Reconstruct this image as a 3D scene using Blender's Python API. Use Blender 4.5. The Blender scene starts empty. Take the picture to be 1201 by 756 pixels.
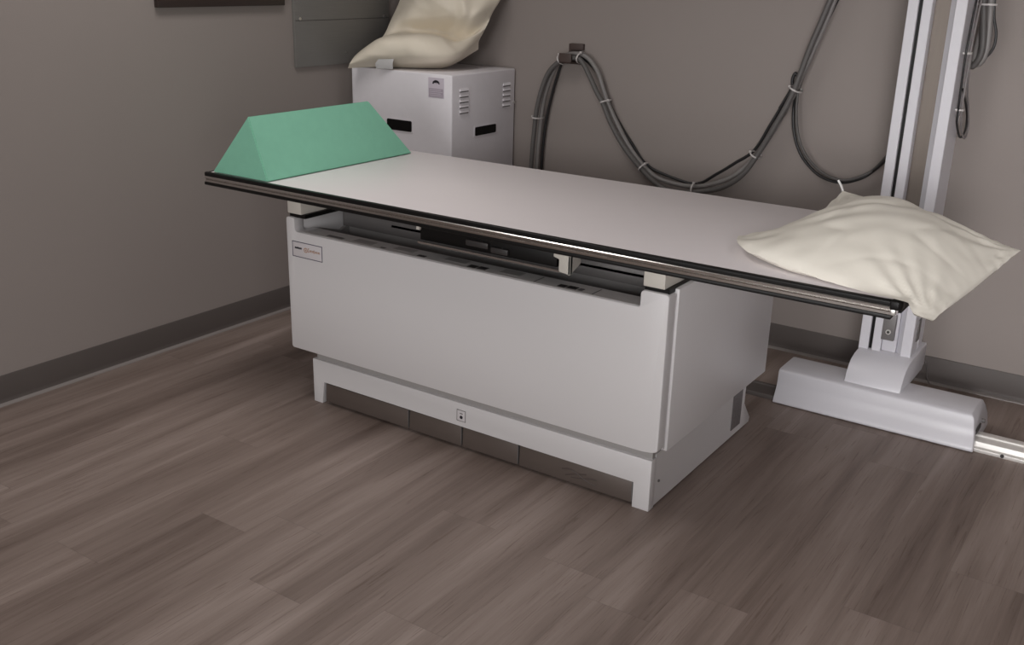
import bpy, bmesh, math, random
from mathutils import Vector, Matrix, noise
random.seed(4)
scn = bpy.context.scene
col = scn.collection

# ------------------------------------------------------------------ materials
def mat(name, color, rough=0.5, metal=0.0, var=0.06, scale=6.0, bump=0.0, bscale=300.0, spec=0.5, stretch=(1, 1, 1)):
    m = bpy.data.materials.new(name); m.use_nodes = True
    nt = m.node_tree; b = nt.nodes['Principled BSDF']
    tc = nt.nodes.new('ShaderNodeTexCoord')
    mp = nt.nodes.new('ShaderNodeMapping'); mp.inputs['Scale'].default_value = stretch
    nt.links.new(tc.outputs['Object'], mp.inputs['Vector'])
    n = nt.nodes.new('ShaderNodeTexNoise'); n.inputs['Scale'].default_value = scale
    n.inputs['Detail'].default_value = 4
    nt.links.new(mp.outputs['Vector'], n.inputs['Vector'])
    mx = nt.nodes.new('ShaderNodeMix'); mx.data_type = 'RGBA'
    c = color
    mx.inputs['A'].default_value = (c[0] * (1 - var), c[1] * (1 - var), c[2] * (1 - var), 1)
    mx.inputs['B'].default_value = (min(1, c[0] * (1 + var)), min(1, c[1] * (1 + var)), min(1, c[2] * (1 + var)), 1)
    nt.links.new(n.outputs['Fac'], mx.inputs['Factor'])
    nt.links.new(mx.outputs['Result'], b.inputs['Base Color'])
    b.inputs['Roughness'].default_value = rough
    b.inputs['Metallic'].default_value = metal
    b.inputs['Specular IOR Level'].default_value = spec
    if bump:
        n2 = nt.nodes.new('ShaderNodeTexNoise'); n2.inputs['Scale'].default_value = bscale
        nt.links.new(mp.outputs['Vector'], n2.inputs['Vector'])
        bp = nt.nodes.new('ShaderNodeBump'); bp.inputs['Strength'].default_value = bump
        bp.inputs['Distance'].default_value = 0.002
        nt.links.new(n2.outputs['Fac'], bp.inputs['Height'])
        nt.links.new(bp.outputs['Normal'], b.inputs['Normal'])
    return m

def floor_material():
    m = bpy.data.materials.new('vinyl_planks'); m.use_nodes = True
    nt = m.node_tree; N = nt.nodes.new; L = nt.links.new
    b = nt.nodes['Principled BSDF']
    def M(op, a, c=None, d=None):
        n = N('ShaderNodeMath'); n.operation = op
        for i, v in enumerate((a, c, d)):
            if v is None: continue
            if isinstance(v, (int, float)): n.inputs[i].default_value = v
            else: L(v, n.inputs[i])
        return n.outputs[0]
    tc = N('ShaderNodeTexCoord'); sx = N('ShaderNodeSeparateXYZ'); L(tc.outputs['Object'], sx.inputs[0])
    X, Y = sx.outputs['X'], sx.outputs['Y']
    W, LEN = 0.178, 1.22
    xs = M('DIVIDE', M('ADD', X, 10 * W - 0.160), W)
    row = M('FLOOR', xs); fx = M('FRACT', xs)
    wn = N('ShaderNodeTexWhiteNoise'); wn.noise_dimensions = '1D'; L(row, wn.inputs['W'])
    ys = M('DIVIDE', M('ADD', M('ADD', Y, 12.0), M('MULTIPLY', wn.outputs['Value'], LEN)), LEN)
    pc = M('FLOOR', ys); fy = M('FRACT', ys)
    w2 = N('ShaderNodeTexWhiteNoise'); w2.noise_dimensions = '2D'
    cb = N('ShaderNodeCombineXYZ'); L(row, cb.inputs[0]); L(pc, cb.inputs[1]); L(cb.outputs[0], w2.inputs['Vector'])
    rnd = w2.outputs['Value']; rc = N('ShaderNodeSeparateColor'); L(w2.outputs['Color'], rc.inputs[0])
    off = N('ShaderNodeCombineXYZ')
    L(M('ADD', X, M('MULTIPLY', rnd, 37.0)), off.inputs[0]); L(M('ADD', Y, M('MULTIPLY', rc.outputs[1], 53.0)), off.inputs[1])
    def noise_tex(scale, sc, detail, dist=0.0, rough=.5):
        mp = N('ShaderNodeMapping'); mp.inputs['Scale'].default_value = sc; L(off.outputs[0], mp.inputs[0])
        n = N('ShaderNodeTexNoise'); n.inputs['Scale'].default_value = scale; n.inputs['Detail'].default_value = detail
        n.inputs['Distortion'].default_value = dist; n.inputs['Roughness'].default_value = rough
        L(mp.outputs[0], n.inputs['Vector']); return n.outputs['Fac']
    broad = noise_tex(1.0, (7.5, .60, 1), 2.5, .9)
    mid = noise_tex(1.0, (18, 1.0, 1), 3, 1.8)
    fine = noise_tex(1.0, (150, 4.0, 1), 5, .6, .65)
    dark = noise_tex(1.0, (85, 2.6, 1), 4, 2.2, .6)
    def ramp(f, stops):
        r = N('ShaderNodeValToRGB'); L(f, r.inputs[0])
        while len(r.color_ramp.elements) < len(stops): r.color_ramp.elements.new(.5)
        for e, (p, c) in zip(r.color_ramp.elements, stops): e.position = p; e.color = (*c, 1)
        return r.outputs[0]
    mp2 = N('ShaderNodeMapping'); mp2.inputs['Scale'].default_value = (5.2, .42, 1); L(tc.outputs['Object'], mp2.inputs[0])
    n2 = N('ShaderNodeTexNoise'); n2.inputs['Scale'].default_value = 1; n2.inputs['Detail'].default_value = 3; n2.inputs['Distortion'].default_value = .6; L(mp2.outputs[0], n2.inputs['Vector'])
    tone = M('ADD', M('ADD', M('MULTIPLY', broad, .40), M('MULTIPLY', mid, .15)), M('ADD', M('MULTIPLY', rnd, .035), M('MULTIPLY', fine, .14)))
    tone = M('ADD', tone, M('MULTIPLY', n2.outputs['Fac'], .32))
    base = ramp(tone, [(.36, (.112, .080, .068)), (.46, (.180, .136, .117)), (.54, (.234, .182, .159)), (.66, (.325, .262, .235))])
    dk = ramp(dark, [(.585, (1, 1, 1)), (.66, (.76, .72, .70))])
    mul = N('ShaderNodeMix'); mul.data_type = 'RGBA'; mul.blend_type = 'MULTIPLY'; mul.inputs['Factor'].default_value = 1
    L(base, mul.inputs['A']); L(dk, mul.inputs['B'])
    ex = M('MINIMUM', fx, M('SUBTRACT', 1.0, fx)); ey = M('MINIMUM', fy, M('SUBTRACT', 1.0, fy))
    seam = M('MAXIMUM', M('LESS_THAN', ex, .006), M('LESS_THAN', ey, .0012))
    mx = N('ShaderNodeMix'); mx.data_type = 'RGBA'; L(M('MULTIPLY', seam, .16), mx.inputs['Factor'])
    L(mul.outputs['Result'], mx.inputs['A']); mx.inputs['B'].default_value = (.045, .034, .03, 1)
    L(mx.outputs['Result'], b.inputs['Base Color'])
    L(M('ADD', .40, M('MULTIPLY', fine, .18)), b.inputs['Roughness'])
    b.inputs['Specular IOR Level'].default_value = .38
    bp = N('ShaderNodeBump'); bp.inputs['Strength'].default_value = .25; bp.inputs['Distance'].default_value = .0012
    L(M('SUBTRACT', fine, M('MULTIPLY', seam, 1.5)), bp.inputs['Height']); L(bp.outputs['Normal'], b.inputs['Normal'])
    return m

M_floor = floor_material()
M_wall = mat('wall_paint', (.305, .268, .252), .75, var=.02, scale=2.0, bump=.12, bscale=220, spec=.25)
M_ceil = mat('ceiling_paint', (.62, .61, .59), .9, var=.03)
M_base = mat('rubber_baseboard', (.092, .077, .072), .55, var=.06, scale=9)
M_lit_toe = mat('baseboard_lit_toe', (.25, .225, .215), .4, var=.05)
M_white = mat('white_enamel', (.685, .67, .68), .38, var=.012, scale=3)
M_colw = mat('column_enamel', (.62, .61, .65), .35, var=.012, scale=3)
M_top = mat('tabletop_laminate', (.72, .675, .685), .42, var=.015, scale=4)
M_alu = mat('brushed_aluminium', (.62, .60, .58), .22, 1.0, var=.05, scale=8, stretch=(1, 30, 30))
M_rail = mat('mill_aluminium', (.92, .90, .87), .38, .55, var=.05, scale=8, stretch=(1, 30, 30))
M_black = mat('black_rubber', (.005, .0045, .0045), .45, var=.1, spec=.25)
M_dark = mat('dark_steel', (.050, .046, .046), .45, .3, var=.15)
M_grey = mat('grey_steel', (.17, .16, .158), .5, .2, var=.08)
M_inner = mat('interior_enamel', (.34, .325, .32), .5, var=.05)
M_pedal = mat('brown_pedal', (.118, .094, .083), .42, .15, var=.12, scale=14, bump=.1)
M_pedal_mark = mat('pedal_emboss', (.082, .062, .056), .5, .1, var=.1)
M_cream = mat('cream_plastic', (.62, .59, .54), .5, var=.03)
M_foam = mat('green_foam', (.245, .56, .41), .9, var=.05, scale=30, bump=.45, bscale=500, spec=.15)
M_pil = mat('cream_vinyl', (.77, .735, .66), .45, var=.03, scale=9, bump=.08, bscale=60, spec=.35)
M_pil2 = mat('beige_vinyl', (.82, .75, .63), .5, var=.04, scale=9, bump=.08, bscale=60, spec=.3)
M_tag = mat('tag_cloth', (.78, .77, .77), .8, var=.02)
M_cab = mat('cabinet_enamel', (.87, .845, .89), .5, var=.03, scale=30, bump=.1, bscale=900)
M_cable = mat('grey_hose', (.115, .108, .105), .5, var=.08, scale=20)
M_cable2 = mat('light_grey_hose', (.235, .22, .215), .45, var=.08, scale=20)
M_cblack = mat('black_cable', (.016, .015, .016), .4, var=.1)
M_tie = mat('white_nylon', (.60, .57, .56), .5, var=.05)
M_frame = mat('dark_walnut', (.034, .022, .019), .45, var=.25, scale=12, stretch=(8, 1, 8))
M_paper = mat('mount_board', (.30, .28, .26), .8, var=.05)
M_panel = mat('panel_grey', (.19, .182, .172), .5, 0.0, var=.10, scale=5, stretch=(1, 1.5, 60))
M_screw = mat('zinc_screw', (.75, .74, .72), .3, .9, var=.05)
M_steel = mat('satin_steel', (.155, .130, .112), .42, .5, var=.10, scale=6, stretch=(40, 40, 1))
M_stick = mat('sticker_white', (.66, .63, .65), .5, var=.02)
M_ink = mat('navy_ink', (.035, .03, .075), .5, var=.1)
M_inkd = mat('dark_ink', (.015, .012, .02), .5, var=.1)
M_orange = mat('orange_ink', (.42, .20, .09), .5, var=.1)
M_lav = mat('lavender_sticker', (.66, .60, .68), .6, var=.03)
M_lavd = mat('lavender_ink', (.44, .38, .45), .6, var=.06)
M_warn = mat('grey_label', (.17, .155, .16), .5, var=.35, scale=90)
M_scale = mat('scale_label', (.56, .545, .54), .6, var=.12, scale=40)
M_brown = mat('brown_hook', (.07, .048, .043), .5, var=.2)
M_wire = mat('grey_wire', (.22, .20, .20), .5, var=.05)

# ------------------------------------------------------------------ mesh tools
def finish(name, bm, m, parent=None, origin=None, smooth=True, ang=35):
    bmesh.ops.remove_doubles(bm, verts=bm.verts, dist=1e-6)
    bmesh.ops.recalc_face_normals(bm, faces=bm.faces)
    o0 = Vector(origin) if origin is not None else Vector((0, 0, 0))
    if parent is not None:
        o0 = Vector(parent['_o'])
    elif origin is None:
        lo = [min(v.co[i] for v in bm.verts) for i in range(3)]; hi = [max(v.co[i] for v in bm.verts) for i in range(3)]
        o0 = Vector(((lo[0] + hi[0]) / 2, (lo[1] + hi[1]) / 2, lo[2]))
    for v in bm.verts: v.co -= o0
    me = bpy.data.meshes.new(name); bm.to_mesh(me); bm.free()
    me.materials.append(m)
    if smooth:
        for p in me.polygons: p.use_smooth = True
        me.set_sharp_from_angle(angle=math.radians(ang))
    ob = bpy.data.objects.new(name, me); col.objects.link(ob)
    ob['_o'] = tuple(o0)
    if parent is not None:
        ob.parent = parent
    else:
        ob.location = o0
    return ob

def thing(name, label, cat, loc, group=None):
    o = bpy.data.objects.new(name, None); col.objects.link(o); o.location = loc
    o.empty_display_size = .1; o['_o'] = tuple(loc)
    return tag(o, label, cat, group)

def tag(o, label, cat, group=None):
    o['label'] = label; o['category'] = cat
    if group: o['group'] = group
    return o

def struct(name, bm, m, smooth=False):
    o = finish(name, bm, m, smooth=smooth); o['kind'] = 'structure'; return o

def box(bm, x0, x1, y0, y1, z0, z1, bev=0.0, seg=2):
    vs = [bm.verts.new((x, y, z)) for z in (z0, z1) for y in (y0, y1) for x in (x0, x1)]
    F = [(0, 2, 3, 1), (4, 5, 7, 6), (0, 1, 5, 4), (2, 6, 7, 3), (0, 4, 6, 2), (1, 3, 7, 5)]
    fs = [bm.faces.new([vs[i] for i in f]) for f in F]
    if bev:
        es = list({e for f in fs for e in f.edges})
        bmesh.ops.bevel(bm, geom=es, offset=bev, segments=seg, affect='EDGES', profile=.5)
    return bm

def B(*a, **k): return box(bmesh.new(), *a, **k)

def prism(bm, pts, axis, lo, hi, bev=0.0, seg=2):
    """polygon pts in the plane across axis, extruded lo..hi (x: pts=(y,z); y: pts=(x,z); z: pts=(x,y))"""
    def P(p, t):
        return {'x': (t, p[0], p[1]), 'y': (p[0], t, p[1]), 'z': (p[0], p[1], t)}[axis]
    a = [bm.verts.new(P(p, lo)) for p in pts]; b = [bm.verts.new(P(p, hi)) for p in pts]
    n = len(pts); fs = [bm.faces.new(a), bm.faces.new(b[::-1])]
    for i in range(n): fs.append(bm.faces.new((a[i], b[i], b[(i + 1) % n], a[(i + 1) % n])))
    bmesh.ops.recalc_face_normals(bm, faces=fs)
    if bev:
        es = [e for e in {e for f in fs for e in f.edges} if e.calc_face_angle(0) > .5]
        bmesh.ops.bevel(bm, geom=es, offset=bev, segments=seg, affect='EDGES', profile=.5)
    return bm

def PR(*a, **k): return prism(bmesh.new(), *a, **k)

def catmull(pts, n=8):
    P = [Vector(p) for p in pts]; P = [P[0] * 2 - P[1]] + P + [P[-1] * 2 - P[-2]]
    out = []
    for i in range(1, len(P) - 2):
        for k in range(n):
            t = k / n; a, b, c, d = P[i - 1:i + 3]
            out.append(.5 * ((2 * b) + (c - a) * t + (2 * a - 5 * b + 4 * c - d) * t * t + (3 * b - a - 3 * c + d) * t ** 3))
    out.append(P[-2]); return out

def tube(bm, pts, r, seg=10, n=8, raw=False):
    path = [Vector(p) for p in pts] if raw else catmull(pts, n)
    rings = []; up = None
    for i, p in enumerate(path):
        t = (path[min(i + 1, len(path) - 1)] - path[max(i - 1, 0)]).normalized()
        if up is None:
            up = Vector((0, 1, 0)) if abs(t.y) < .9 else Vector((0, 0, 1))
        up = (up - t * up.dot(t)).normalized(); sd = t.cross(up)
        rings.append([bm.verts.new(p + (up * math.cos(a) + sd * math.sin(a)) * r) for a in [2 * math.pi * k / seg for k in range(seg)]])
    for a, b in zip(rings, rings[1:]):
        for k in range(seg): bm.faces.new((a[k], a[(k + 1) % seg], b[(k + 1) % seg], b[k]))
    bm.faces.new(rings[0][::-1]); bm.faces.new(rings[-1])
    return bm

def T(*a, **k): return tube(bmesh.new(), *a, **k)

def disc(bm, c, axis, r, h, seg=16):
    c = Vector(c); a = Vector(axis).normalized()
    return tube(bm, [c, c + a * h], r, seg, raw=True)

# ------------------------------------------------------------------ camera
R = Vector((.8276200, .5607650, .0242430)); U = Vector((-.2030625, .2588701, .9443261)); Fw = Vector((-.5232693, .7864661, -.3281165))
cam = bpy.data.objects.new('camera', bpy.data.cameras.new('camera')); col.objects.link(cam)
cam.matrix_world = Matrix(((R.x, U.x, -Fw.x, 2.747968), (R.y, U.y, -Fw.y, -2.244636), (R.z, U.z, -Fw.z, 1.447978), (0, 0, 0, 1)))
cam.data.sensor_fit = 'HORIZONTAL'; cam.data.sensor_width = 36; cam.data.lens = 35.8111
cam.data.clip_start = .02
scn.camera = cam

# ------------------------------------------------------------------ room
XL, XR, YB, YF, H = -.459, 4.30, 1.640, -3.60, 2.62
struct('floor', B(XL - .1, XR + .1, YF - .1, YB + .1, -.1, 0), M_floor)
struct('ceiling', B(XL - .1, XR + .1, YF - .1, YB + .1, H, H + .1), M_ceil)
struct('wall_left', B(XL - .1, XL, YF - .1, YB + .1, 0, H), M_wall)
struct('wall_back', B(XL, XR, YB, YB + .1, 0, H), M_wall)
struct('wall_right', B(XR, XR + .1, YF - .1, YB + .1, 0, H), M_wall)
struct('wall_front', B(XL, XR, YF - .1, YF, 0, H), M_wall)
# cove baseboard: thin sheet with a curved toe
cove = [(0, 0), (.020, 0), (.0195, .003), (.011, .006), (.007, .013), (.006, .022), (.006, .099), (.0045, .1015), (0, .1015)]
struct('baseboard_left', PR([(XL + d, z) for d, z in cove], 'y', YF, YB), M_base, True)
struct('baseboard_back', PR([(YB - d, z) for d, z in cove], 'x', XL, XR), M_base, True)
struct('baseboard_right', PR([(XR - d, z) for d, z in cove], 'y', YF, YB), M_base, True)
struct('baseboard_front', PR([(YF + d, z) for d, z in cove], 'x', XL, XR), M_base, True)

lit_toe = [(.012, 0), (.0235, 0), (.0225, .0035), (.0165, .0062), (.0095, .0075), (.0085, .0045)]  # paler line: light caught by the worn, dusty toe, put into the colour
struct('lit_toe_line_1', PR([(XL + d, z) for d, z in lit_toe], 'y', YF, YB), M_lit_toe, True)
struct('lit_toe_line_2', PR([(YB - d, z) for d, z in lit_toe], 'x', XL, XR), M_lit_toe, True)

# ------------------------------------------------------------------ examination table
LT, WT, ZT = 2.272, .799, .776
tb = thing('examination_table', 'long white X-ray examination table with black edged top on a boxy white base', 'table', (1.0, .45, 0))
top = finish('tabletop', B(.006, LT - .004, .012, WT - .002, .742, ZT, bev=.002), M_top, tb)
# side rails: black lip on top, aluminium face with a bevel, black strip below
def rail(yf, s):
    dz = 0 if s > 0 else -.0065
    r = finish('edge_rail', PR([(yf + s * .004, .7445), (yf - s * .0015, .7455), (yf - s * .002, .7520), (yf + s * .0015, .7545), (yf + s * .001, .7560),
                                (yf - s * .0026, .7575), (yf - s * .0031, .7622), (yf - s * .0004, .7643), (yf + s * .020, .7643), (yf + s * .020, .7445)], 'x', 0, LT - .006), M_alu, tb)
    finish('edging', PR([(yf - s * .0002, .7645), (yf - s * .0008, .7735 + dz), (yf + s * .001, .7768 + dz), (yf + s * (.013 if s > 0 else .0015), .7775 + dz), (yf + s * (.013 if s > 0 else .0015), .7640), (yf + s * .001, .7632)], 'x', -.003, LT - .002, bev=.0012), M_black, r)
    finish('edging', PR([(yf + s * .022, .7340), (yf - s * .002, .7345), (yf - s * .003, .7375), (yf - s * .002, .7445), (yf + s * .022, .7455)], 'x', -.003, LT - .012, bev=.001), M_black, r)
    for xe, w in ((LT - .005, .016),):
        finish('corner_cap', PR([(xe - .012, yf - s * .006), (xe + .006, yf - s * .006), (xe + .014, yf + s * .002), (xe + .014, yf + s * .026), (xe - .012, yf + s * .016)], 'z', .7585, .7785, bev=.003), M_black, r)
    finish('end_clip', B(LT - .014, LT - .004, min(yf - s * .004, yf + s * .010), max(yf - s * .004, yf + s * .010), .7455, .7585, bev=.001), M_screw, r)
rail(0.0, 1); rail(WT, -1)
finish('end_edging', B(-.002, .008, .013, WT - .013, .744, .7768, bev=.002), M_black, tb)
finish('end_edging', B(LT - .006, LT + .003, .026, WT - .026, .744, .7768, bev=.002), M_black, tb)
# front cover: a panel with a shallow cut-out along the top
xl, xr = .290, 1.690
def arc(cx, cz, r, a0, a1, n=5):
    return [(cx + r * math.cos(math.radians(a0 + (a1 - a0) * k / n)), cz + r * math.sin(math.radians(a0 + (a1 - a0) * k / n))) for k in range(n + 1)]
fp = arc(xl + .008, .200, .008, 180, 270, 3) + arc(xr - .045, .234, .045, 270, 315, 3)[0:3] + [(xr - .006, .196), (xr, .204)]
fp = [(xl, .200), (xl + .006, .194), (xr - .07, .194), (xr - .045, .1945), (xr - .022, .1975), (xr - .006, .2020), (xr, .208)]
fp += [(xr, .640)] + arc(xr - .012, .645, .012, 0, 90, 4) + arc(1.618, .645, .012, 90, 180, 4) + [(1.606, .615), (1.604, .609)]
fp += [(.342, .609)] + arc(.342, .623, .014, 260, 180, 4) + [(.328, .648)] + arc(.318, .646, .010, 20, 90, 3) + arc(xl + .010, .646, .010, 90, 180, 3)
cover = finish('cover_panel', PR(fp, 'y', .080, .122, bev=.004), M_white, tb)
# scale strip on the ledge of the cover
finish('ledge', B(.331, 1.602, .120, .162, .600, .6090), M_white, cover)
finish('scale_strip', B(.360, 1.598, .089, .160, .6090, .6098), M_scale, cover)
for x0, x1, y0, y1 in ((.450, .520, .100, .118), (.560, .640, .104, .140), (.68, .70, .10, .112), (.72, .80, .116, .150), (.83, .86, .099, .115), (.92, 1.00, .118, .150), (1.02, 1.05, .100, .126), (1.054, 1.085, .102, .128), (1.13, 1.20, .112, .150), (1.26, 1.264, .095, .150), (1.335, 1.36, .100, .124), (1.363, 1.395, .102, .127), (1.40, 1.415, .102, .124), (1.45, 1.454, .095, .150)):
    finish('scale_mark', B(x0, x1, y0, y1, .6097, .6102), M_dark if .02 < (x1 - x0) < .04 else M_inner if (x1 - x0) > .06 and x0 > .55 else M_grey, cover)
# maker's badge
bx0, bx1, bz0, bz1, by = .3165, .4520, .5245, .5775, .0800
bd = finish('badge', B(bx0, bx1, by - .0012, by + .001, bz0, bz1, bev=.0004), M_stick, cover)
for a in ((bx0, bx1, bz1 - .0022, bz1), (bx0, bx1, bz0, bz0 + .0022), (bx0, bx0 + .0020, bz0, bz1), (bx1 - .0020, bx1, bz0, bz1)):
    finish('badge_border', B(a[0], a[1], by - .0018, by - .0008, a[2], a[3]), M_ink, bd)
lx = .327
for w, h in ((.004, .006), (.0045, .006), (.006, .0065), (.0045, .006), (.0045, .006), (.004, .006)):    # dark word, letters nearly touching
    bm = PR([(lx, .5525), (lx + w, .5525), (lx + w + .0015, .5525 + h), (lx + .0015, .5525 + h)], 'y', by - .0018, by - .0008)
    finish('badge_letter', bm, M_inkd, bd); lx += w + .0008
bm = bmesh.new()
for k in range(20):
    a0, a1 = 2 * math.pi * k / 20, 2 * math.pi * (k + 1) / 20
    c = (.3775, .5530)
    vs = [bm.verts.new((c[0] + r_ * math.cos(a), by - .0016, c[1] + r_ * math.sin(a))) for r_, a in ((.0085, a0), (.0085, a1), (.0058, a1), (.0058, a0))]
    bm.faces.new(vs)
box(bm, .3745, .3805, by - .0017, by - .001, .5522, .5538); box(bm, .3767, .3783, by - .0017, by - .001, .5500, .5560)
finish('badge_emblem', bm, M_orange, bd)
lx = .3885
for k, (w, h) in enumerate(((.0055, .012), (.0045, .007), (.0045, .007), (.0045, .0065), (.0045, .009), (.0045, .0065), (.0045, .0065), (.004, .0065), (.0045, .0065))):
    bm = bmesh.new(); z0 = .5497
    box(bm, lx, lx + .0016, by - .0017, by - .0008, z0 - (.003 if k in (0, 4) else 0), z0 + h)
    box(bm, lx, lx + w, by - .0017, by - .0008, z0 + h - .0016, z0 + h)
    if k % 2: box(bm, lx + w - .0014, lx + w, by - .0017, by - .0008, z0, z0 + h)
    else: box(bm, lx, lx + w, by - .0017, by - .0008, z0, z0 + .0014)
    finish('badge_letter', bm, M_orange, bd); lx += w + .0016
# end panels, back, inside
finish('end_panel', B(.292, .326, .126, .874, .194, .656, bev=.003), M_white, tb)
finish('end_panel', B(1.658, 1.697, .1265, .876, .192, .664, bev=.004), M_white, tb)
finish('corner_seam', B(1.650, 1.6890, .118, .134, .200, .650), M_white, tb)
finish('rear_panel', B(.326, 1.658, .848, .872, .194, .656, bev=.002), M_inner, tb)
finish('interior_deck', B(.326, 1.658, .126, .848, .535, .550), M_grey, tb)
finish('gusset', PR([(.165, .55), (.165, .600), (.200, .600), (.290, .575), (.400, .620), (.480, .656), (.848, .656), (.848, .55)], 'x', .326, .338), M_inner, tb)
for yy in (.30, .62):
    finish('carriage_rail', B(.338, 1.658, yy, yy + .030, .590, .640, bev=.003), M_grey, tb)
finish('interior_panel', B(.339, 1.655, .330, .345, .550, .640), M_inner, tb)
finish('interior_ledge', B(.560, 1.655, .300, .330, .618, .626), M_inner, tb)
# blocks that carry the top, with a dark bearing plate under each
for x0, x1 in ((.298, .360), (1.611, 1.674)):
    sb = finish('support_block', B(x0, x1, .082, .800, .668, .7420, bev=.003), M_cream, tb)
    finish('bearing_plate', B(x0 + .002, x1 + .010, .090, .860, .655, .6685), M_black, sb)
# film tray under the top
tr = finish('film_tray', B(.842, 1.330, .104, .560, .662, .704, bev=.002), M_black, tb)
finish('tray_handle', T([(.840, .096, .6560), (1.345, .096, .6560)], .0035, raw=True), M_alu, tr)
finish('tray_lip', B(.842, 1.352, .098, .108, .6500, .6545), M_grey, tr)
finish('tray_knob', disc(bmesh.new(), (1.145, .105, .680), (0, -1, 0), .006, .006, 12), M_screw, tr)
finish('tray_latch', B(1.020, 1.100, .094, .104, .676, .694, bev=.003), M_dark, tr)
finish('tray_latch', B(1.110, 1.170, .094, .104, .668, .686, bev=.003), M_dark, tr)
bk = finish('tray_end_bracket', PR([(1.325, .7035), (1.325, .695), (1.343, .690), (1.343, .655), (1.380, .650), (1.380, .7035)], 'y', .094, .106, bev=.001), M_cream, tr)
finish('bracket_web', PR([(.094, .650), (.150, .672), (.150, .7035), (.094, .7035)], 'x', 1.374, 1.380), M_cream, bk)
finish('tray_end_bracket', B(.834, .846, .094, .108, .694, .704, bev=.001), M_cream, tr)
finish('tray_wall', B(.800, 1.420, .560, .580, .600, .700), M_dark, tr)
# plinth
pf = [(.359, .159), (.359, 0), (.398, 0), (.408, .081), (1.610, .078), (1.610, 0), (1.663, 0), (1.663, .159)]
pl = finish('plinth', PR(pf, 'y', .108, .140, bev=.0015), M_white, tb)
finish('plinth_body', B(.361, 1.661, .140, .780, .004, .168), M_white, pl)
finish('plinth_shade_band', B(.370, 1.6585, .120, .800, .150, .197), M_inner, pl)  # recess under the cover, its shade put into a darker grey
fl = finish('plinth_flange', PR([(.775, .195), (.806, .195), (.806, .092), (.868, .020), (.862, .004), (.775, .004)], 'x', .361, 1.6625, bev=.002), M_white, pl)
px = [.410, .783, 1.0, 1.216, 1.608]
for i in range(4):
    pd = finish('foot_pedal', PR([(.111, .010), (.114, .0755), (.142, .0755), (.142, .010)], 'x', px[i] + .003, px[i + 1] - .003, bev=.0018), M_pedal, pl)
    finish('pedal_edge', B(px[i + 1] - .0042, px[i + 1] - .0018, .1125, .142, .012, .074), M_grey, pd)
    if i == 3:      # faint embossed sprig: two crossing strokes
        for c in ([(1.372, .1126, .046), (1.40, .1120, .052), (1.43, .1122, .043), (1.46, .1120, .030), (1.49, .1120, .024)],
                  [(1.385, .1120, .030), (1.41, .1122, .040), (1.435, .1124, .046), (1.455, .1126, .051)],
                  [(1.405, .1120, .028), (1.44, .1121, .034), (1.470, .1126, .042), (1.492, .1126, .043)]):
            finish('embossed_stroke', T(c, .0022, 6), M_pedal_mark, pd)
# little square badge
ib = finish('pictogram_plate', B(.984, 1.018, .1062, .109, .0985, .1365, bev=.001), M_stick, pl)
for a in ((.984, 1.018, .135, .1365), (.984, 1.018, .0985, .1000), (.984, .9855, .0985, .1365), (1.0165, 1.018, .0985, .1365)):
    finish('pictogram_border', B(a[0], a[1], .1056, .107, a[2], a[3]), M_grey, ib)
bm = disc(bmesh.new(), (1.0015, .1068, .1125), (0, -1, 0), .0058, .0012, 16)
finish('pictogram_dot', bm, M_inkd, ib)
finish('pictogram_bar', B(.996, 1.007, .1056, .107, .1235, .1265), M_grey, ib)
wl = finish('warning_label', B(1.6612, 1.6638, .700, .776, .030, .160), M_warn, pl)
finish('plinth_screw', disc(bmesh.new(), (1.660, .165, .075), (1, 0, 0), .004, .0045, 12), M_grey, pl)

# ------------------------------------------------------------------ foam wedge
bm = bmesh.new()
y0, z0 = .016, ZT + .0022
v = [bm.verts.new(p) for p in ((.020, y0, z0), (.284, y0, z0), (.206, y0 + .002, .980), (.284, .745, z0), (.206, .592, .980), (.020, .745, z0))]
for f in ((0, 1, 2), (1, 3, 4, 2), (3, 5, 4), (5, 0, 2, 4), (0, 5, 3, 1)): bm.faces.new([v[i] for i in f])
bmesh.ops.recalc_face_normals(bm, faces=bm.faces)
bmesh.ops.bevel(bm, geom=list(bm.edges), offset=.003, segments=2, affect='EDGES')
w = finish('foam_wedge', bm, M_foam); tag(w, 'mint green triangular foam wedge lying across the table end near the white cabinet', 'foam wedge')

# ------------------------------------------------------------------ pillow on the table
def closed_grid(fr, bk):
    n, m = len(fr), len(fr[0]); bm = bmesh.new()
    a = [[bm.verts.new(p) for p in r] for r in fr]
    b = [[a[i][j] if i in (0, n - 1) or j in (0, m - 1) else bm.verts.new(bk[i][j]) for j in range(m)] for i in range(n)]
    for i in range(n - 1):
        for j in range(m - 1):
            bm.faces.new((a[i][j], a[i][j + 1], a[i + 1][j + 1], a[i + 1][j]))
            bm.faces.new((b[i][j], b[i + 1][j], b[i + 1][j + 1], b[i][j + 1]))
    return bm

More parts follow.
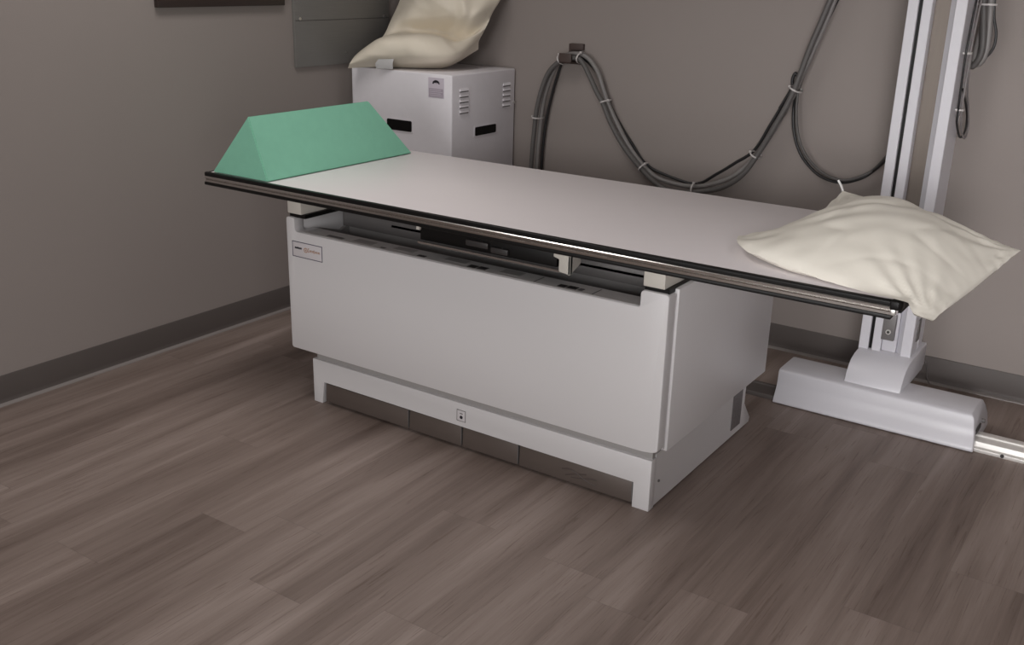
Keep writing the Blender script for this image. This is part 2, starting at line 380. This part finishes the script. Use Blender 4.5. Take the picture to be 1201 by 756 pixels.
def table_pillow():
    A, Bc, Cc, D = Vector((1.800, .236, .804)), Vector((1.895, .800, .846)), Vector((2.426, .575, .800)), Vector((2.350, -.022, .756))
    n = 80; fr, bk = [], []
    out_f = Vector((-.30, -.95, 0)); out_l = Vector((-.985, .16, 0)); out_b = Vector((.42, .90, 0)); out_r = Vector((.99, -.14, 0))
    for i in range(n + 1):
        v = i / n; ra, rb = [], []
        for j in range(n + 1):
            u = j / n
            p = A * (1 - u) * (1 - v) + D * u * (1 - v) + Cc * u * v + Bc * (1 - u) * v
            pu, pv = 4 * u * (1 - u), 4 * v * (1 - v)
            e = 2 * u - 1; g = 2 * v - 1
            # outline: front side bellies out beside the left tip, the others pull in a little
            p = p + out_f * (.083 * (u / .24) * math.exp(1 - u / .24) * min(1, (1 - u) * 4)) * (1 - v) ** 3
            p = p - out_l * .030 * pv * (1 - u) ** 3 - out_b * .030 * pu * v ** 3 - out_r * .008 * pv * u ** 3
            # seams sag between the tips
            p.z += .012 * pu * (1 - u) * (1 - v) ** 2 - .020 * pv * (1 - u) ** 2 + .006 * pu * v ** 2 - .012 * pv * u ** 2
            su = math.sin(math.pi * u); sv = math.sin(math.pi * v)
            hu = su ** (1.05 if u < .5 else .72); hv = sv ** (.62 if v < .5 else .74)
            hgt = hu * hv
            th = .112 * hgt
            cr = 0
            for (cx, cy, ph, fq, amp) in ((0, 0, .3, 9, .0045), (1, 0, 1.2, 20, .0050), (0, 1, 2.0, 13, .0045), (1, 1, .7, 19, .0060)):
                dx, dy = u - cx, v - cy; r = math.hypot(dx, dy); a = math.atan2(dy, dx)
                wv = math.sin(a * fq + ph + 1.6 * noise.noise(Vector((u * 4 + ph, v * 4, ph))))
                cr += amp * wv * math.exp(-(r / .30) ** 2) * min(1, r * 6)
            # long folds running with the diagonal, strongest on the near left half
            d_ = v - u * .92; s_ = u + v
            nz = noise.noise(Vector((s_ * 1.6, d_ * 2.5, 7.0)))
            cr += .0026 * math.sin(d_ * 40 + 4.0 * nz) * math.exp(-((u - .34) / .22) ** 2) * math.exp(-((v - .38) / .24) ** 2)
            cr += .0065 * noise.noise(Vector((s_ * 1.5 + .5, d_ * 6.0, 1.3))) * hgt
            ridge = max(0, 1 - abs(noise.noise(Vector((s_ * 1.3, d_ * 4.2, 4.2)))) * 4.5)
            cr -= .0042 * ridge ** 2 * hgt
            # soft valley crossing the far right part
            cr -= .012 * math.exp(-((u - .50 - .30 * (v - .5)) / .05) ** 2) * max(0, min(1, (v - .42) * 3)) * hgt
            edge = .004 * noise.noise(Vector((u * 14, v * 14, 2))) * (1 - hgt)
            tp = p + Vector((0, 0, th + cr + edge))
            bt = p + Vector((0, 0, -.060 * hgt ** .8 + .25 * cr))
            zmin = .7802 - 1.6 * max(0, p.x - 2.292) - 1.6 * max(0, -.012 - p.y) - 1.6 * max(0, p.y - .805)
            bt.z = max(bt.z, zmin); tp.z = max(tp.z, zmin + .0015)
            if 0 < u < 1 and 0 < v < 1 and tp.z < bt.z + .001: tp.z = bt.z + .001
            ra.append(tp); rb.append(bt)
        fr.append(ra); bk.append(rb)
    return closed_grid(fr, bk)
pw = finish('pillow', table_pillow(), M_pil, ang=80)
tag(pw, 'cream vinyl pillow lying across the corner of the examination table', 'pillow')
finish('seam_tip', T([(1.896, .798, .845), (1.889, .798, .860), (1.878, .797, .876)], .0035, 8), M_tag, pw)

# ------------------------------------------------------------------ steel cabinet in the corner
cx0, cx1, cy0, cy1, cz = -.402, .152, 1.165, 1.632, 1.027
cb = thing('steel_cabinet', 'white boxy steel cabinet with dark hand holes standing in the corner behind the table', 'cabinet', ((cx0 + cx1) / 2, 1.4, 0))
cbody = finish('cabinet_body', B(cx0, cx1, cy0, cy1, .012, cz, bev=.006, seg=3), M_cab, cb)
for x in (cx0 + .03, cx1 - .03):
    for y in (cy0 + .03, cy1 - .03):
        finish('cabinet_foot', disc(bmesh.new(), (x, y, 0), (0, 0, 1), .018, .014), M_black, cb)
def rrect(cx, cz_, w, h, r=.006):
    return arc(cx + w - r, cz_ + h - r, r, 0, 90, 3) + arc(cx - w + r, cz_ + h - r, r, 90, 180, 3) + arc(cx - w + r, cz_ - h + r, r, 180, 270, 3) + arc(cx + w - r, cz_ - h + r, r, 270, 360, 3)
h1 = finish('hand_hole', PR(rrect(-.130, .797, .074, .028), 'y', cy0 - .002, cy0 + .004), M_cab, cb)
finish('hole_recess', PR(rrect(-.130, .797, .069, .023), 'y', cy0 - .003, cy0 + .002), M_black, h1)
h2 = finish('hand_hole', PR(rrect(1.407, .780, .084, .023), 'x', cx1 - .004, cx1 + .002), M_cab, cb)
finish('hole_recess', PR(rrect(1.407, .780, .078, .0185), 'x', cx1 - .002, cx1 + .003), M_black, h2)
for ya in (1.250, 1.566):
    for k in range(5):
        zz = .962 - k * .0222
        bm = bmesh.new(); w_ = .030 if ya < 1.4 else .028
        prism(bm, [(cx1 - .001, zz - .004), (cx1 + .006, zz - .003), (cx1 - .001, zz + .010)], 'y', ya - w_, ya + w_)
        lv = finish('vent_louvre', bm, M_cab, cb)
        finish('louvre_slot', B(cx1 - .002, cx1 + .0015, ya - w_, ya + w_, zz - .0085, zz - .0035), M_grey, lv)
st = finish('sticker', B(.030, .112, cy0 - .0015, cy0 + .001, .930, 1.012), M_lav, cb)
finish('sticker_text_block', B(.034, .108, cy0 - .0020, cy0, .933, .968), M_lavd, st)
for k in range(4):
    finish('sticker_text_line', B(.038, .104 - .006 * (k % 2), cy0 - .0024, cy0, .9385 + k * .0075, .9410 + k * .0075), M_lav, st)
bm = bmesh.new()     # small dark arch emblem
pts = [(.0515, .987), (.055, .996), (.062, .1001 + .9005), (.071, 1.0025), (.080, 1.0005), (.087, .996), (.0905, .987), (.084, .987), (.081, .9925), (.076, .989), (.071, .994), (.066, .989), (.061, .9925), (.058, .987)]
prism(bm, pts, 'y', cy0 - .0024, cy0)
finish('sticker_emblem', bm, M_inkd, st)
finish('bolt', disc(bmesh.new(), (cx1 - .002, cy1 - .012, .880), (1, 0, 0), .006, .010, 10), M_screw, cb)

# ------------------------------------------------------------------ crumpled pillow on the cabinet
rows = [
 [(-.362, 1.100, 1.024), (-.283, 1.16, 1.030), (-.183, 1.24, 1.030), (-.09, 1.30, 1.030), (-.026, 1.38, 1.038), (.042, 1.50, 1.108)],
 [(-.337, 1.09, 1.051), (-.213, 1.11, 1.085), (-.092, 1.16, 1.090), (.019, 1.21, 1.088), (.073, 1.31, 1.096), (.060, 1.48, 1.146)],
 [(-.340, 1.145, 1.088), (-.222, 1.150, 1.152), (-.108, 1.185, 1.168), (-.018, 1.235, 1.172), (.045, 1.335, 1.146), (.083, 1.48, 1.183)],
 [(-.352, 1.31, 1.142), (-.292, 1.360, 1.168), (-.195, 1.400, 1.176), (-.100, 1.430, 1.172), (-.004, 1.455, 1.148), (.097, 1.49, 1.219)],
 [(-.369, 1.40, 1.221), (-.250, 1.36, 1.236), (-.110, 1.365, 1.245), (.005, 1.375, 1.250), (.085, 1.40, 1.256), (.111, 1.51, 1.269)],
 [(-.369, 1.46, 1.301), (-.234, 1.395, 1.313), (-.108, 1.355, 1.325), (-.004, 1.375, 1.328), (.082, 1.44, 1.327), (.134, 1.54, 1.332)],
 [(-.382, 1.52, 1.403), (-.248, 1.455, 1.413), (-.145, 1.43, 1.422), (-.037, 1.44, 1.425), (.061, 1.49, 1.421), (.127, 1.57, 1.416)],
 [(-.411, 1.58, 1.528), (-.304, 1.57, 1.507), (-.217, 1.57, 1.501), (-.103, 1.57, 1.502), (.028, 1.58, 1.511), (.129, 1.60, 1.534)]]
def cabinet_pillow():
    k = 9
    dense = [catmull(r, k) for r in rows]
    cols = list(zip(*dense))
    g = list(zip(*[catmull(c, k) for c in cols]))
    n, m = len(g), len(g[0]); fr, bk = [], []
    for i in range(n):
        v = i / (n - 1); ra, rb = [], []
        for j in range(m):
            u = j / (m - 1)
            a, b, c, d = g[0][0], g[0][-1], g[-1][0], g[-1][-1]
            coons = g[0][j] * (1 - v) + g[-1][j] * v + g[i][0] * (1 - u) + g[i][-1] * u - (a * (1 - u) * (1 - v) + b * u * (1 - v) + c * (1 - u) * v + d * u * v)
            s = (16 * u * (1 - u) * v * (1 - v)) ** .5
            p = g[i][j].copy()
            w1 = .0075 * noise.noise(Vector((u * 7, v * 5 + u * 2, .7))) + .0085 * max(0, 1 - abs(noise.noise(Vector((u * 4.5 + v * 3, v * 4, 3.1)))) * 3.5)
            w1 += .0060 * math.sin(u * 30 + 3 * noise.noise(Vector((u * 3, v * 4, 5)))) * math.exp(-((v - .5) / .22) ** 2)
            p += Vector((.45, -.80, .35)) * w1 * min(1, s * 1.6)
            p.z = max(p.z, cz + .0035) if p.x > cx0 and p.y > cy0 and p.x < cx1 else p.z
            q = coons + Vector((-.3, .75, -.25)) * .05 * s
            q.y = min(q.y, YB - .006); q.z = max(q.z, cz + .002); q.x = max(q.x, XL + .008)
            if (q - p).dot(Vector((.45, -.80, .35))) > -.002: q = p + Vector((-.45, .80, -.30)) * .004
            q.z = max(q.z, cz + .002); q.y = min(q.y, YB - .004)
            ra.append(p); rb.append(q)
        fr.append(ra); bk.append(rb)
    return closed_grid(fr, bk)
pc = finish('pillow', cabinet_pillow(), M_pil2, ang=80)
tag(pc, 'slumped beige vinyl pillow folded on top of the white cabinet', 'pillow')
bm = bmesh.new()
tg = [[Vector((-.231, 1.135, 1.030)), Vector((-.160, 1.162, 1.030))], [Vector((-.222, 1.118, 1.052)), Vector((-.150, 1.148, 1.054))], [Vector((-.205, 1.120, 1.071)), Vector((-.142, 1.146, 1.075))]]
vs = [[bm.verts.new(p) for p in r] for r in tg]
for a, b in zip(vs, vs[1:]): bm.faces.new((a[0], a[1], b[1], b[0]))
bmesh.ops.solidify(bm, geom=list(bm.faces), thickness=.0012)
finish('care_tag', bm, M_tag, pc)['label'] = 'white cloth care tag'

# ------------------------------------------------------------------ floor rail and tube stand
fr_ = finish('floor_rail', PR([(1.098, 0), (1.098, .012), (1.112, .014), (1.116, .030), (1.128, .034), (1.150, .034), (1.152, .040), (1.182, .040), (1.184, .034), (1.186, 0)], 'x', 1.72, XR - .04, bev=.001), M_rail)
tag(fr_, 'low aluminium floor rail on which the white column stand rides', 'floor rail')
for xs_ in (2.426, 3.4):
    finish('rail_screw', disc(bmesh.new(), (xs_, 1.100, .008), (0, -1, 0), .006, .0035, 12), M_dark, fr_)
rc = finish('shaded_rail_strip', PR([(1.100, 0), (1.102, .016), (1.110, .018), (1.176, .018), (1.180, .024), (1.190, .024), (1.192, 0)], 'x', .45, 1.716, bev=.001), M_base)  # stands in for the rail here, its shade put into a dark colour
tag(rc, 'dark strip standing in for the shaded floor rail beside the white carriage', 'floor strip')
sx0, sx1 = 1.667, 2.342
cs = thing('tube_stand', 'tall white column stand on a long low floor carriage beside the table', 'column stand', (2.0, 1.25, 0))
# carriage: smooth cross-section
prof = [(1.078, .003), (1.077, .010), (1.082, .022), (1.094, .044), (1.101, .060), (1.105, .078), (1.107, .106), (1.110, .116), (1.119, .121),
        (1.175, .1218), (1.258, .1215), (1.276, .116), (1.300, .090), (1.330, .055), (1.335, .020), (1.330, .010), (1.196, .010), (1.196, .047), (1.124, .047), (1.092, .003)]
bm = PR(prof, 'x', sx0, sx1, bev=.0025)
for v in bm.verts:
    if v.co.x > sx1 - .02: v.co.x -= .16 * v.co.z + (.010 * ((v.co.z - .10) / .022) ** 2 if v.co.z > .10 else 0)
foot = finish('carriage', bm, M_colw, cs, ang=62)
finish('carriage_knob', disc(bmesh.new(), (sx1 - .014, 1.235, .058), (1, 0, 0), .007, .014, 12), M_grey, foot)
finish('carriage_end_recess', B(sx1 - .012, sx1 - .0055, 1.13, 1.20, .046, .062), M_dark, foot)
# saddle block with the curved front
blk = [(1.136, .116), (1.140, .128), (1.150, .150), (1.166, .172), (1.190, .190), (1.222, .200), (1.262, .2045), (1.300, .206), (1.462, .212), (1.470, .200), (1.470, .128), (1.440, .112), (1.300, .112)]
saddle = finish('saddle_block', PR(blk, 'x', 1.890, 2.080, bev=.004), M_colw, cs)
# column, channel section: two flanges, slot, steel strip
yf, yb = 1.280, 1.440; top_z = 2.52
c1 = finish('column', PR([(1.887, yf + .002), (1.889, yf), (1.918, yf), (1.920, yf + .002), (1.920, yf + .05), (1.932, yf + .05), (1.932, yf + .004), (1.934, yf + .002), (1.960, yf + .002), (1.962, yf + .004),
                          (1.962, yf + .055), (2.011, yf + .055), (2.011, yf + .030), (2.030, yf + .010), (2.031, yf + .002), (2.033, yf), (2.064, yf), (2.066, yf + .002), (2.066, yb), (1.887, yb)], 'z', .200, top_z), M_colw, cs)
finish('dark_slot', B(1.9205, 1.9315, yf + .012, yf + .05, .2065, top_z - .002), M_black, c1)
finish('steel_strip', B(1.9625, 2.0105, yf + .040, yf + .055, .52, top_z - .002), M_steel, c1)
finish('column_cover', B(1.9625, 2.0105, yf + .014, yf + .055, .2065, .52, bev=.002), M_colw, c1)
pt = finish('lock_plate', B(1.960, 2.002, yf - .003, yf + .014, .252, .345, bev=.001), M_grey, c1)
finish('lock_screw', disc(bmesh.new(), (1.982, yf - .002, .283), (0, -1, 0), .009, .005, 16), M_screw, pt)
finish('lock_screw_socket', disc(bmesh.new(), (1.982, yf - .0065, .283), (0, -1, 0), .005, .0008, 12), M_dark, pt)
finish('trim_strip', B(2.0655, 2.0680, yf + .09, yf + .10, .215, .50), M_colw, c1)
finish('access_plate', B(2.0655, 2.0690, yf + .045, yf + .085, .250, .330, bev=.001), M_grey, c1)

# wire from the stand to the skirting
wr = finish('wire', T([(2.072, 1.462, .150), (2.084, 1.480, .130), (2.082, 1.53, .090), (2.078, 1.58, .040), (2.088, 1.60, .006)], .0022, 6), M_wire)
tag(wr, 'thin grey wire dropping from the column stand to the floor by the baseboard', 'wire')

# ------------------------------------------------------------------ cables on the back wall
hose_a = [(.3, 1.6, .591), (.308, 1.6, .745), (.324, 1.6, .896), (.363, 1.6, 1.016), (.408, 1.6, 1.087), (.466, 1.6, 1.112), (.533, 1.6, 1.102), (.586, 1.6, 1.05), (.614, 1.6, .992), (.643, 1.6, .928), (.689, 1.6, .85), (.76, 1.6, .75), (.838, 1.6, .673), (.921, 1.6, .63), (1.072, 1.6, .622), (1.198, 1.6, .666), (1.265, 1.6, .716), (1.322, 1.6, .784), (1.391, 1.6, .91), (1.443, 1.6, 1.033), (1.498, 1.6, 1.198), (1.533, 1.6, 1.303), (1.57, 1.6, 1.442), (1.63, 1.6, 1.70), (1.68, 1.6, 2.1)]
hose_b = [(.287, 1.585, .592), (.295, 1.585, .745), (.312, 1.585, .889), (.355, 1.585, 1.016), (.417, 1.585, 1.078), (.488, 1.585, 1.097), (.526, 1.585, 1.083), (.567, 1.585, 1.025), (.604, 1.585, .965), (.636, 1.585, .922), (.681, 1.585, .84), (.748, 1.585, .751), (.832, 1.585, .672), (.914, 1.585, .614), (.986, 1.585, .594), (1.08, 1.585, .605), (1.192, 1.585, .636), (1.272, 1.585, .694), (1.324, 1.585, .772), (1.388, 1.585, .9), (1.444, 1.585, 1.03), (1.49, 1.585, 1.198), (1.524, 1.585, 1.304), (1.563, 1.585, 1.441), (1.62, 1.585, 1.70), (1.67, 1.585, 2.1)]
black_c = [(.312, 1.612, .48), (.312, 1.61, .591), (.32, 1.61, .737), (.337, 1.61, .859), (.371, 1.61, .99), (.41, 1.61, 1.083), (.477, 1.61, 1.098), (.537, 1.61, 1.074), (.595, 1.61, 1.015), (.633, 1.61, .933), (.683, 1.61, .856), (.763, 1.61, .757), (.837, 1.61, .679), (.95, 1.61, .643), (1.067, 1.61, .63), (1.15, 1.61, .68), (1.226, 1.61, .735), (1.300, 1.61, .795), (1.358, 1.61, .908), (1.400, 1.61, .99), (1.429, 1.61, 1.035), (1.434, 1.61, 1.066), (1.442, 1.605, 1.086), (1.432, 1.60, 1.100), (1.424, 1.60, 1.078), (1.424, 1.60, 1.045), (1.404, 1.602, 1.000), (1.386, 1.605, .965)]
loop_d = [(1.74, 1.624, 2.1), (1.64, 1.624, 1.70), (1.578, 1.626, 1.442), (1.532, 1.627, 1.308), (1.494, 1.627, 1.201), (1.446, 1.632, 1.042), (1.443, 1.612, .963), (1.46, 1.605, .874), (1.496, 1.605, .8), (1.553, 1.605, .745), (1.612, 1.605, .72), (1.67, 1.605, .718), (1.731, 1.605, .742), (1.773, 1.600, .776), (1.843, 1.5, .848), (1.87, 1.48, .896), (1.885, 1.47, 1.10)]
loop_e = [(1.456, 1.612, 1.10), (1.450, 1.606, 1.06), (1.457, 1.598, 1.02), (1.460, 1.595, .965), (1.477, 1.595, .877), (1.512, 1.595, .81), (1.564, 1.595, .761), (1.623, 1.595, .733), (1.678, 1.595, .73), (1.738, 1.595, .754), (1.78, 1.592, .788), (1.841, 1.49, .857), (1.869, 1.465, .905), (1.882, 1.455, 1.10)]
G = 'cables slung on the back wall'
def cable(name, pts, r, m, label, group=G):
    o = finish(name, T(pts, r, 10, 6), m, ang=80); return tag(o, label, 'cable', group)
cable('cable_hose', [(.52, 1.50, .013), (.36, 1.57, .014), (.305, 1.6, .06), (.297, 1.6, .30)] + [(x, 1.603, z) for x, y, z in hose_a], .0098, M_cable2, 'thick grey cable hose hooked on the wall, upper strand of the pair after the hook')
cable('cable_hose', [(.50, 1.46, .014), (.34, 1.54, .015), (.288, 1.577, .06), (.283, 1.577, .30)] + [(x, 1.577, z) for x, y, z in hose_b], .0106, M_cable, 'thick grey cable hose sagging lowest behind the table edge')
cable('black_cable', [(.54, 1.53, .009), (.38, 1.60, .009), (.318, 1.622, .05), (.313, 1.624, .30)] + [(x, max(y + .014, 1.617), z) for x, y, z in black_c[1:]], .0060, M_cblack, 'black cable bound behind the grey hoses, ending in a small loop above the tie')
cable('black_cable', loop_d, .0056, M_cblack, 'black cable in a hanging loop running from the hoses to the column, outer strand')
cable('black_cable', loop_e, .0052, M_cable, 'dark grey cable in the hanging loop beside the column, inner strand')
# ties
def tie(c, tan, rx, label, ry=None, grp='white cable ties on the wall cables'):
    c = Vector(c); t = Vector(tan).normalized(); up = Vector((0, 1, 0)); s = t.cross(up).normalized()
    bm = bmesh.new(); n = 20; ry = ry or .037; rg = []
    for k in range(n):
        a = 2 * math.pi * k / n
        rr = s * math.cos(a) * rx + up * math.sin(a) * ry
        o_ = rr.normalized() * .0018
        rg.append([bm.verts.new(c + rr + o_ * e + t * f) for e, f in ((0, -.003), (1, -.003), (1, .003), (0, .003))])
    for k in range(n):
        a, b = rg[k], rg[(k + 1) % n]
        for q in range(4): bm.faces.new((a[q], a[(q + 1) % 4], b[(q + 1) % 4], b[q]))
    o = finish('cable_tie', bm, M_tie, ang=50)
    finish('tie_head', box(bmesh.new(), *(x for p in [(c + s * rx - up * .012)] for x in (p.x - .005, p.x + .005, p.y - .004, p.y + .004, p.z - .004, p.z + .004)), bev=.001), M_tie, o)
    return tag(o, label, 'cable tie', grp)
TI = [((.302, 1.598, .830), (.10, 0, 1), .022, 'white cable tie on the cables rising beside the cabinet'),
      ((.415, 1.598, 1.086), (1, 0, .45), .023, 'white cable tie at the cabinet side of the wall hook'),
      ((.508, 1.598, 1.098), (1, 0, -.2), .023, 'white cable tie at the far side of the wall hook from the cabinet'),
      ((.638, 1.598, .929), (.35, 0, -.9), .019, 'white cable tie halfway down the drop after the wall hook'),
      ((.834, 1.598, .675), (.8, 0, -.6), .021, 'white cable tie where the sagging cables start to flatten'),
      ((1.073, 1.598, .616), (1, 0, .05), .024, 'white cable tie at the lowest point of the sagging cables'),
      ((1.318, 1.598, .783), (.5, 0, .85), .022, 'white cable tie on the cables climbing towards the column'),
      ((1.449, 1.598, 1.045), (.4, 0, .9), .024, 'white cable tie where the black loop leaves the grey hoses')]
for a in TI: tie(*a)
# hook
hk = finish('wall_hook', PR([(YB, 1.066), (YB, 1.150), (1.634, 1.150), (1.634, 1.081), (1.562, 1.081), (1.562, 1.112), (1.558, 1.115), (1.554, 1.112), (1.554, 1.080), (1.560, 1.073), (1.634, 1.066)], 'x', .424, .484, bev=.001), M_brown)
tag(hk, 'small brown wall hook holding up the grey cables', 'hook')
finish('hook_plate', B(.436, .500, 1.622, YB, 1.126, 1.152, bev=.002), M_brown, hk)
# cables hanging at the far side of the column
G2 = 'cables hanging beside the column'
cable('cable_hose', [(2.085, 1.5, 2.1), (2.083, 1.5, 1.7), (2.085, 1.5, 1.467), (2.092, 1.5, 1.389), (2.100, 1.5, 1.309), (2.104, 1.5, 1.242), (2.098, 1.5, 1.205), (2.084, 1.5, 1.186), (2.074, 1.500, 1.20), (2.073, 1.51, 1.235), (2.075, 1.53, 1.30)], .0115, M_cable2, 'grey hose beside the column bending up in a short hook, outer strand', G2)
cable('cable_hose', [(2.072, 1.48, 2.1), (2.070, 1.48, 1.7), (2.070, 1.48, 1.467), (2.075, 1.48, 1.388), (2.086, 1.48, 1.309), (2.093, 1.48, 1.255), (2.092, 1.482, 1.216), (2.082, 1.484, 1.190), (2.070, 1.49, 1.178), (2.066, 1.51, 1.20)], .0105, M_cable, 'grey hose hanging tight against the column, inner strand of the short hook', G2)
cable('black_cable', [(2.098, 1.5, 2.1), (2.096, 1.5, 1.7), (2.094, 1.5, 1.467), (2.103, 1.5, 1.389), (2.110, 1.5, 1.336), (2.124, 1.5, 1.289), (2.126, 1.5, 1.251), (2.117, 1.5, 1.224), (2.103, 1.5, 1.206)], .0045, M_cblack, 'thin black cable bowing outward from the hanging grey hoses', G2)
cable('black_cable', [(2.076, 1.37, 2.1), (2.076, 1.37, 1.7), (2.076, 1.373, 1.466), (2.076, 1.352, 1.39), (2.075, 1.338, 1.3), (2.075, 1.330, 1.228), (2.075, 1.340, 1.129), (2.075, 1.352, 1.051), (2.076, 1.365, 1.003), (2.078, 1.440, .951), (2.080, 1.500, .963), (2.080, 1.500, 1.007), (2.078, 1.448, 1.059), (2.076, 1.368, 1.114)], .0035, M_cblack, 'thin black cable looping down along the side of the column', G2)
cable('grey_cable', [(2.084, 1.414, 2.1), (2.084, 1.414, 1.7), (2.084, 1.414, 1.466), (2.084, 1.385, 1.389), (2.083, 1.368, 1.299), (2.083, 1.360, 1.226), (2.083, 1.362, 1.14), (2.083, 1.362, 1.1), (2.083, 1.368, 1.053), (2.084, 1.405, .985), (2.086, 1.480, .943), (2.086, 1.515, .976), (2.085, 1.470, 1.039), (2.084, 1.390, 1.125), (2.083, 1.372, 1.223)], .0032, M_wire, 'thin grey cable looping down along the side of the column', G2)
tie((2.079, 1.350, 1.228), (0, 0, 1), .009, 'white cable tie on the thin cables high on the column side', .014, 'white cable ties on the column cables')
tie((2.080, 1.366, 1.048), (0, 0, 1), .009, 'white cable tie on the thin cables just above their low loop', .014, 'white cable ties on the column cables')
tie((2.084, 1.490, 1.375), (0, 0, 1), .030, 'white cable tie around the thick hoses beside the column', .024, 'white cable ties on the column cables')

# ------------------------------------------------------------------ left wall: framed board and steel panel
fy0, fy1, fz0, fz1 = .205, .822, 1.284, 1.80
pf_ = thing('wall_frame', 'dark brown wooden frame hanging high on the left wall', 'frame', (XL, (fy0 + fy1) / 2, fz0))
for n_, a in (('frame_bar', (fy0, fy1, fz0, fz0 + .05)), ('frame_bar', (fy0, fy1, fz1 - .05, fz1)), ('frame_bar', (fy0, fy0 + .05, fz0 + .05, fz1 - .05)), ('frame_bar', (fy1 - .05, fy1, fz0 + .05, fz1 - .05))):
    finish(n_, B(XL, XL + .022, *a, bev=.002), M_frame, pf_)
finish('mount_board', B(XL + .001, XL + .010, fy0 + .045, fy1 - .045, fz0 + .045, fz1 - .045), M_paper, pf_)
pn = finish('wall_panel', B(XL, XL + .014, .879, 1.474, 1.034, 1.86, bev=.0015), M_panel)
tag(pn, 'grey metal cover panel screwed to the left wall near the corner', 'panel')
finish('panel_seam', B(XL + .0135, XL + .0148, .885, 1.468, 1.2205, 1.2225), M_dark, pn)
for y, z in ((.910, 1.229), (1.440, 1.227), (1.178, 1.083), (.910, 1.70), (1.440, 1.70)):
    r_ = .0062 if z > 1.1 else .004
    finish('panel_screw', disc(bmesh.new(), (XL + .0135, y, z), (1, 0, 0), r_, .003, 12), M_screw, pn)

# ------------------------------------------------------------------ light
def area(loc, size, sy, power, color=(1, .96, .93), rot=(0, 0, 0), spread=170):
    d = bpy.data.lights.new('ceiling_or_fill_lamp', 'AREA'); d.shape = 'RECTANGLE'; d.size = size; d.size_y = sy; d.energy = power; d.color = color
    d.spread = math.radians(spread)
    o = bpy.data.objects.new('ceiling_or_fill_lamp', d); col.objects.link(o); o.location = loc; o.rotation_euler = rot
    return o
area((.42, -.08, H - .02), .6, 1.2, 11, spread=128)
area((3.45, .30, H - .02), .6, 1.2, 5, spread=120)
area((1.9, -2.6, H - .02), 1.2, .6, 6, spread=120)
area((1.15, YF + .05, 1.05), 2.0, 1.4, 38, (1, .985, .975), (math.radians(88), 0, math.radians(8)), spread=140)  # added fill by the front wall, no ceiling lamp; brightens the front faces
area((4.05, -2.75, 1.15), 1.1, 2.1, 24, (1, .98, .975), (math.radians(90), 0, math.radians(38)))  # added upright fill behind the camera's right, for base side and carriage
area((3.30, -2.95, 1.30), .7, .7, 6.8, (1, .985, .985), (math.radians(84), 0, math.radians(9)), spread=48)  # added narrow fill in open space, brightens the back wall's right part
w_ = bpy.data.worlds.new('room'); scn.world = w_; w_.use_nodes = True
w_.node_tree.nodes['Background'].inputs['Color'].default_value = (.9, .88, .87, 1); w_.node_tree.nodes['Background'].inputs['Strength'].default_value = .02

scn.view_settings.view_transform = 'Standard'
scn.view_settings.look = 'None'
scn.view_settings.exposure = 0
scn.view_settings.gamma = 1
